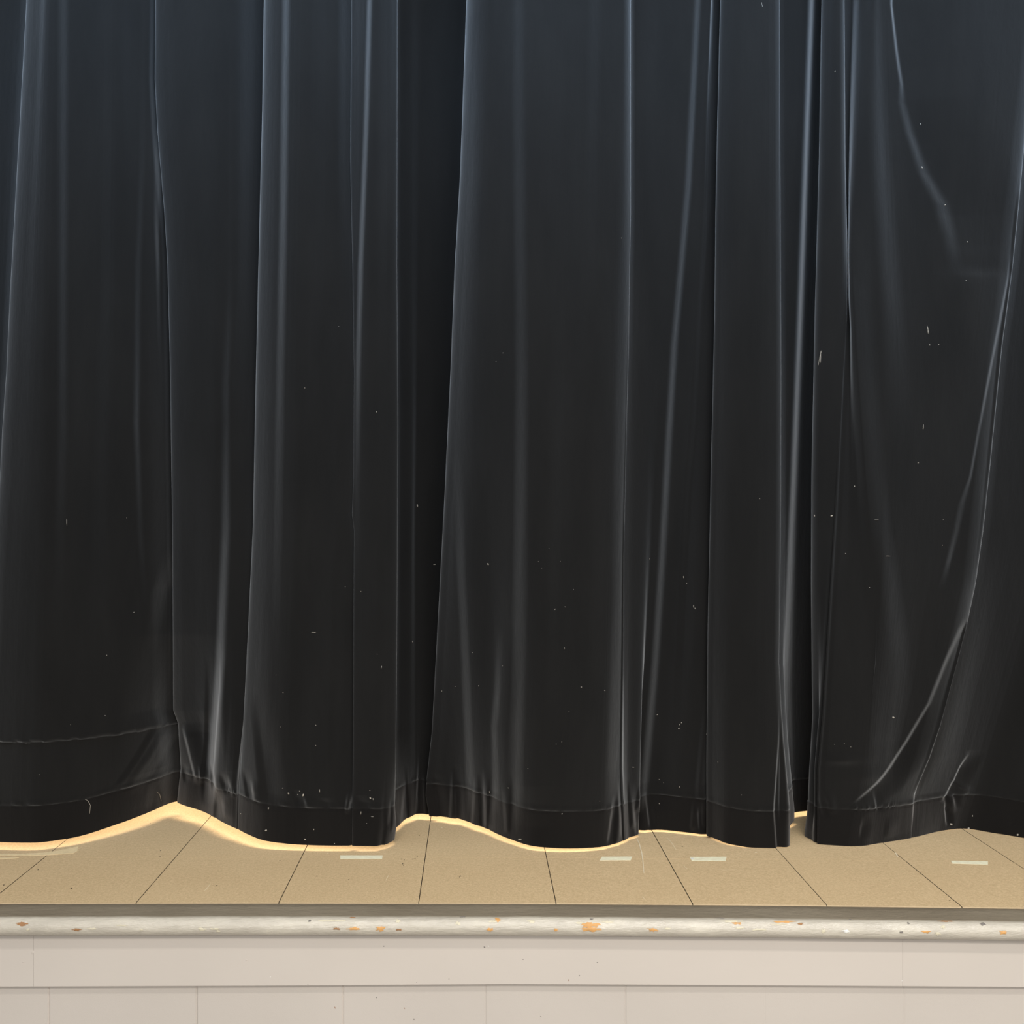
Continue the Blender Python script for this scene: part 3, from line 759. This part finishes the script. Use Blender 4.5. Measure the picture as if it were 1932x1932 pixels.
# soft horizontal bulges low on the right panel
for (cx, cy, rx, ry, a) in [(1590, 1433, 34, 9, 8*mm), (1855, 505, 55, 18, -9*mm), (1640, 1465, 40, 14, 5*mm)]:
    u = (gr['px'] - cx) / rx; v_ = (gr['y'] - cy) / ry
    m = smooth01((gr['s'] - nr['E8'] - 6) / 8) * smooth01((nr['LB'] - gr['s']) / 8)
    gr['disp'] = gr['disp'] - a * np.exp(-u * u - v_ * v_) * m[None]
for q in [(1548, 1490, 1540, 9, 4, 1, 5), (1560, 1490, 1535, 8, 4, -1, 5), (1652, 1490, 1530, 7, 4, 1, 2), (1730, 1480, 1525, 6, 5, 1, -2), (1742, 1490, 1525, 6, 4, -1, 1), (1752, 1480, 1560, 7, 5, 1, -3),
          (1765, 1490, 1575, 8, 6, -1, -6), (1778, 1485, 1570, 8, 7, 1, -4), (1625, 1540, 1580, 8, 4, 1, -3), (1672, 1540, 1580, 10, 3, -1, -3), (1740, 1530, 1580, 8, 4, 1, -4)]:
    gather(gr, q[0], q[1], q[2], q[3], q[4] * mm, q[5], q[6], (nr['E8'] + 10, nr['LB'] + 60))
for q in [(1784, 1500, 1556, 6, 9, 1, 2), (1790, 1490, 1530, 6, 5, -1, 2), (1800, 1495, 1520, 6, 4, 1, 1), (1900, 1510, 1560, 20, 5, 1, 4)]:
    gather(gr, q[0], q[1], q[2], q[3], q[4] * mm, q[5], q[6], (nr['LB'] + 6, 1e9))

def finish(g, hemline=True, tuck_to=None):
    h = g['h']; nh, n1 = g['nh'], g['n1']
    hs = h[nh - 1:nh, :]                                 # stitch height per column
    d = h - hs
    wob = np.interp(g['s'], np.arange(0, g['s'][-1] + 40, 9), rng.normal(0, 1, len(np.arange(0, g['s'][-1] + 40, 9))))[None]
    amp = 1 + .6 * wob
    g['disp'] = g['disp'] + 2.2*mm * np.exp(-((d / .0028) ** 2)) * np.clip(amp, .2, 2)
    g['disp'] = g['disp'] - 2.0*mm * np.exp(-(((d - .009) / .008) ** 2)) * np.clip(amp, .1, 2.2)
    if tuck_to is not None:
        dt = h - TUCK - .0012 * wob
        m = smooth01((tuck_to - g['s']) / 10)[None]
        over = 10*mm * np.exp(-np.clip(dt, 0, None) / .05) * smooth01(dt / .003 + .5)
        g['disp'] = g['disp'] - m * over
    # faint all-over ripple of heavy cloth
    k1 = np.convolve(rng.normal(0, 1, len(g['s']) + 160), np.ones(111) / 111, 'same')[80:-80]
    g['disp'] = g['disp'] + (k1 * .0045)[None] * (0.4 + .6 * np.sin(h * 1.7 + 1) ** 2)
    D_ = g['d'] + g['disp']
    X = (g['px'] - PX) * g['d'] / F
    g['P'] = np.stack([X, D_, h + ST], axis=-1)
    P = g['P']
    du = np.gradient(P, axis=1); dv = np.gradient(P, axis=0)
    nrm = np.cross(du, dv); nrm /= np.linalg.norm(nrm, axis=-1, keepdims=True) + 1e-12
    g['N'] = nrm
    return g
finish(gl, tuck_to=nl['E2'] - 2)
finish(gr)

def grid_mesh(name, P, Nn, mat, parent, back=None):
    """quad grid rows x cols -> mesh with the cloth's own smooth normals; back = thickness of a turned-up layer behind"""
    r, c = P.shape[:2]
    V = P.reshape(-1, 3); NN = Nn.reshape(-1, 3)
    idx = np.arange(r * c).reshape(r, c)
    q = np.stack([idx[:-1, :-1], idx[:-1, 1:], idx[1:, 1:], idx[1:, :-1]], -1).reshape(-1, 4)
    if back:
        # turned-up hem: rounded lower edge, then a second layer going back up
        n3 = [P[0] - Nn[0] * 0]; rowsP = []; rowsN = []
        b = back
        down = np.zeros_like(Nn[0]); down[:, 2] = -1
        for a in (30, 60, 90, 120, 150, 180):
            ca, sa = math.cos(math.radians(a)), math.sin(math.radians(a))
            off_ = -Nn[0] * b * (1 - ca) + down * b * sa
            rowsP.append(P[0] + off_); rowsN.append(Nn[0] * ca + down * sa)
        for j in (4, 10, 16, r - 1):
            rowsP.append(P[min(j, r - 1)] - Nn[min(j, r - 1)] * 2 * b); rowsN.append(-Nn[min(j, r - 1)])
        BP = np.array(rowsP); BN = np.array(rowsN); rb = len(BP)
        bi = np.arange(rb * c).reshape(rb, c) + r * c
        full = np.concatenate([idx[:1], bi], 0)
        q2 = np.stack([full[1:, :-1], full[1:, 1:], full[:-1, 1:], full[:-1, :-1]], -1).reshape(-1, 4)
        V = np.concatenate([V, BP.reshape(-1, 3)]); NN = np.concatenate([NN, BN.reshape(-1, 3)]); q = np.concatenate([q, q2])
    me = bpy.data.meshes.new(name)
    me.vertices.add(len(V)); me.vertices.foreach_set('co', V.astype(np.float32).ravel())
    me.loops.add(q.size); me.loops.foreach_set('vertex_index', q.astype(np.int32).ravel())
    me.polygons.add(len(q)); me.polygons.foreach_set('loop_start', np.arange(0, q.size, 4, dtype=np.int32))
    me.polygons.foreach_set('use_smooth', np.ones(len(q), dtype=bool))
    me.materials.append(mat); me.update(calc_edges=True); me.validate()
    NN = NN / (np.linalg.norm(NN, axis=1, keepdims=True) + 1e-12)
    me.normals_split_custom_set_from_vertices(NN.astype(np.float32))
    o = bpy.data.objects.new(name, me); col.objects.link(o)
    if parent: o.parent = parent; o.matrix_parent_inverse = parent.matrix_world.inverted()
    return o

def cut(g, s0, s1):
    i0 = int(np.searchsorted(g['s'], s0 - 1e-6)); i1 = int(np.searchsorted(g['s'], s1 - 1e-6))
    return slice(i0, min(i1 + 1, len(g['s'])))

left = empty('stage_curtain', (-.4, 3.3, ST)); bpy.context.view_layer.update()
tag(left, 'wide black velvet stage curtain filling the left and middle of the frame', 'curtain')
right = empty('stage_curtain', (1.55, 3.35, ST)); bpy.context.view_layer.update()
tag(right, 'black velvet stage curtain on the right, with slanting folds beside the dark gap', 'curtain')
nh, n1 = gl['nh'], gl['n1']
cuts = [0, nl['E2'], nl['S3'], nl['E6'], gl['s'][-1]]
for i in range(4):
    c = cut(gl, cuts[i], cuts[i + 1])
    if i == 0:
        p = grid_mesh('fabric_panel', gl['P'][nh + n1 - 1:, c], gl['N'][nh + n1 - 1:, c], VELVET, left)
        p['label'] = 'left width of velvet ending in a frayed cross seam'
        bnd = grid_mesh('lower_band', gl['P'][nh - 1:nh + n1, c], gl['N'][nh - 1:nh + n1, c], VELVET, left)
        bnd['label'] = 'let-down band below the frayed cross seam'
        grid_mesh('bottom_hem', gl['P'][:nh, c], gl['N'][:nh, c], HEMVEL, bnd, .0022)
    else:
        p = grid_mesh('fabric_panel', gl['P'][nh - 1:, c], gl['N'][nh - 1:, c], VELVET, left)
        grid_mesh('bottom_hem', gl['P'][:nh, c], gl['N'][:nh, c], HEMVEL, p, .0022)
c = cut(gr, 0, nr['H8'])
p = grid_mesh('side_hem', gr['P'][nh - 1:, c], gr['N'][nh - 1:, c], VELVET, right); p['label'] = 'turned side hem along the leading edge'
grid_mesh('bottom_hem', gr['P'][:nh, c], gr['N'][:nh, c], HEMVEL, p, .0022)
c = cut(gr, nr['H8'], gr['s'][-1])
p = grid_mesh('fabric_panel', gr['P'][nh - 1:, c], gr['N'][nh - 1:, c], VELVET, right)
grid_mesh('bottom_hem', gr['P'][:nh, c], gr['N'][:nh, c], HEMVEL, p, .0022)

# lint caught in the pile
def front_point(g, px, py):
    m = np.hypot(g['px'] - px, g['y'] - py)
    near = m < max(3.0, m.min() + .5)
    dd = np.where(near, g['d'], 9); i = np.unravel_index(np.argmin(dd), dd.shape)
    return g['P'][i]
spots = [(1573, 134, 2.2, 3.4), (1745, 226, 1.4, 4), (1747, 308, 2, 6), (1789, 380, 2.6, 3), (1834, 453, 2, 3), (1826, 529, 1.6, 2.4), (1753, 620, 1.2, 15), (1546, 672, 1.4, 26), (1741, 807, 2, 10), (1756, 650, 1.5, 4), (1772, 651, 1.5, 3),
         (1535, 975, 2, 6), (1567, 974, 5, 4), (1648, 980, 14, 1), (1675, 1049, 12, 1.1), (1593, 1044, 3, 1.4), (1637, 1108, 2, 2), (1735, 873, 3, 2), (1610, 918, 2.2, 3), (1432, 941, 2.6, 1.4), (1778, 983, 1.3, 2), (1776, 1029, 1.3, 1.6),
         (790, 954, 3, 6), (781, 1211, 1.6, 4), (918, 1065, 3.4, 4.6), (1033, 1033, 1.8, 1.8), (1044, 1150, 2.4, 2), (1064, 1144, 1.8, 1.8), (1062, 1222, 1.4, 4), (1013, 1057, 1.4, 1.4), (1055, 1061, 1.4, 1.4), (1019, 1073, 1.2, 1.2), (1080, 1114, 1.4, 1.4),
         (901, 1294, 2, 2.4), (1098, 1298, 1.8, 1.8), (1143, 1304, 2.4, 1.4), (1228, 1053, 1.6, 1.6), (889, 1230, 1.6, 1.6), (945, 1256, 1.2, 1.8), (1175, 450, 1.4, 2), (947, 667, 1.6, 1.4), (934, 681, 2.4, 1), (1290, 1091, 1.6, 4), (1296, 1103, 1.2, 3), (1307, 1145, 1.4, 8), (1310, 1150, 1.4, 4),
         (203, 1239, 1.8, 1.8), (255, 1156, 2.2, 2), (242, 979, 1.4, 1.4), (132, 985, 1.1, 16), (653, 1107, 1.6, 1.6), (678, 1116, 1.6, 1.6), (722, 1259, 2, 5), (714, 1233, 1.4, 1.4), (593, 1195, 10, 1.6), (573, 732, 1, 4), (709, 777, 1.6, 3), (818, 1065, 8, 1.6), (641, 616, 1.4, 1.4), (667, 646, 1, 1),
         (532, 1305, 1.8, 1.8), (518, 1273, 1.4, 1.4), (593, 1370, 1.8, 1.8), (527, 1371, 1.4, 1.4), (593, 1406, 1.6, 1.6), (530, 1487, 3, 2), (542, 1498, 3.4, 4.4), (559, 1501, 2, 2), (563, 1494, 2, 2), (570, 1501, 4, 5.6), (601, 1491, 2, 7), (696, 1505, 4, 4), (701, 1508, 2, 4), (695, 1491, 2.4, 1.4), (679, 1533, 1.2, 8),
         (590, 1565, 2.2, 3), (573, 1583, 6, 2.4), (504, 1525, 3.4, 4), (633, 1590, 3, 1.6), (700, 1541, 6, 1), (689, 1553, 2.4, 1), (500, 1566, 5, 4), (1099, 1298, 1.8, 1.8), (1143, 1304, 2.6, 1.4), (1071, 1340, 1.6, 1.6), (1047, 1401, 1.6, 1.6), (1057, 1400, 1.6, 1.6), (993, 1447, 1.6, 1.6),
         (1245, 1351, 2, 2.4), (1284, 1366, 2.4, 2.4), (1279, 1375, 3, 3.4), (1281, 1370, 1.4, 4), (1197, 1448, 5, 1.6), (1329, 1383, 2.2, 2.2), (1280, 1487, 2, 2.6), (1243, 1520, 2, 2), (1058, 1537, 3, 2.6), (1244, 1475, 1.4, 1.4), (1252, 1480, 1.4, 1.4), (1352, 1438, 1.4, 1.4), (1396, 1500, 1.4, 1.4), (1134, 1513, 1.6, 1.6), (980, 1582, 14, 2.4),
         (956, 1485, 2, 2), (921, 1494, 1.4, 5), (831, 1303, 2, 2.4), (856, 1295, 1.4, 1.6), (201, 1352, 1.6, 1.8), (136, 1369, 1.2, 1.2), (76, 1462, 1.4, 1.4), (451, 1535, 2.4, 3), (1825, 1568, 7, 4), (1920, 1575, 6, 4), (1798, 1556, 8, 4), (1834, 1541, 1.6, 5), (1689, 1356, 6, 4), (1573, 1403, 2, 1), (1590, 1403, 2, 1), (1604, 1407, 3, 1)]
fib = [[(163, 1509), (169, 1512), (173, 1520), (172.5, 1534)], [(297, 1496), (303, 1501), (306, 1512)], [(1434, 4), (1436, 14)], [(1548, 660), (1545, 675), (1541, 690)], [(1751, 612), (1753, 620), (1754, 628)]]
def lint(g, pts, parent, fibres):
    V, Fc = [], []
    for (px, py, w, h) in pts:
        x, y, z = front_point(g, px, py)
        sc_ = y / F * .42; k = 6; b = len(V)
        V.append((x, y - .0022, z))
        ph = random.random() * 6
        for ring, (q, dy) in enumerate(((.6, .0018), (1, .0004))):
            for i in range(k):
                a = 2 * math.pi * i / k; rr = 1 + .3 * math.sin(2 * a + ph)
                V.append((x + w * sc_ * q * rr * math.cos(a), y - dy, z + h * sc_ * q * rr * math.sin(a)))
        for i in range(k):
            j = (i + 1) % k
            Fc.append((b, b + 1 + j, b + 1 + i)); Fc.append((b + 1 + i, b + 1 + j, b + 1 + k + j, b + 1 + k + i))
    for tr in fibres:
        P_ = [front_point(g, *p) for p in tr]; w = .0007; b = len(V)
        for i, p_ in enumerate(P_):
            a = P_[max(0, i - 1)]; c_ = P_[min(len(P_) - 1, i + 1)]
            dx, dz = c_[0] - a[0], c_[2] - a[2]; l_ = math.hypot(dx, dz) or 1
            ww = w * (1 if 0 < i < len(P_) - 1 else .5)
            for s_, dy in ((1, .001), (0, .0026), (-1, .001)):
                V.append((p_[0] - dz / l_ * ww * s_, p_[1] - dy, p_[2] + dx / l_ * ww * s_))
        for i in range(len(P_) - 1):
            for e in range(2):
                q = b + 3 * i + e; Fc.append((q, q + 1, q + 4, q + 3))
    o = mesh_obj('lint', V, Fc, LINT, None, True)
    o.parent = parent; o.matrix_parent_inverse = parent.matrix_world.inverted()
    o['kind'] = 'stuff'; o['label'] = 'scattered pale lint specks and fibres'
    return o
lint(gl, [s_ for s_ in spots if s_[0] < 1500], left, fib[:3])
lint(gr, [s_ for s_ in spots if s_[0] >= 1500], right, fib[3:])

# ------------------------------------------------------------------ rest of the hall (behind and around the lens)
def box(name, lo, hi, mat):
    v = [(x, y, z) for x in (lo[0], hi[0]) for y in (lo[1], hi[1]) for z in (lo[2], hi[2])]
    f = [(0, 1, 3, 2), (4, 6, 7, 5), (0, 4, 5, 1), (2, 3, 7, 6), (0, 2, 6, 4), (1, 5, 7, 3)]
    o = mesh_obj(name, v, f, mat); o['kind'] = 'structure'; return o
box('floor', (XL - 2, -7, -.1), (XR + 2, BY + .19, 0), HALL)
box('wall_stage_back', (XL, BACKY, 0), (XR, BACKY + .1, 4.6), BACK)

# ------------------------------------------------------------------ lights
def area(name, loc, rot, sx, sy, energy, color):
    d_ = bpy.data.lights.new(name, 'AREA'); d_.shape = 'RECTANGLE'; d_.size = sx; d_.size_y = sy
    d_.energy = energy; d_.color = color
    o = bpy.data.objects.new(name, d_); col.objects.link(o); o.location = loc; o.rotation_euler = rot
    return o
def aim(loc, tgt):
    from mathutils import Vector
    return (Vector(tgt) - Vector(loc)).to_track_quat('-Z', 'Y').to_euler()
# fluorescent rows on the hall ceiling
for nm, x, y, z, e, sy in (('ceiling_tube_lamp', 1.35, .42, 4.15, 60, .22), ('ceiling_tube_lamp', 1.35, -2.0, 4.15, 200, .6), ('ceiling_tube_lamp', .9, -4.6, 4.15, 235, .6)):
    loc = (x, y, z); area(nm, loc, aim(loc, (x, y + 1.2, 2.4)), 5.6, sy, e, (1, .955, .89))
# added cool lamp out of view, spread narrowed to tint the upper curtain blue
loc = (0.1, 2.05, 4.30); pl = area('added_cool_lamp', loc, aim(loc, (0.1, 3.3, 3.6)), 5.0, .10, 40, (.40, .66, 1.0)); pl.data.spread = math.radians(92)
# warm work light behind the curtain
loc = (0.1, 5.25, ST + 3.0); area('backstage_lamp', loc, aim(loc, (0.1, 3.6, ST)), 4.6, .10, 270, (1, .80, .55))

w = bpy.data.worlds.new('world'); sc.world = w; w.use_nodes = True
bg = w.node_tree.nodes['Background']; bg.inputs[0].default_value = (.86, .93, 1.0, 1); bg.inputs[1].default_value = .47
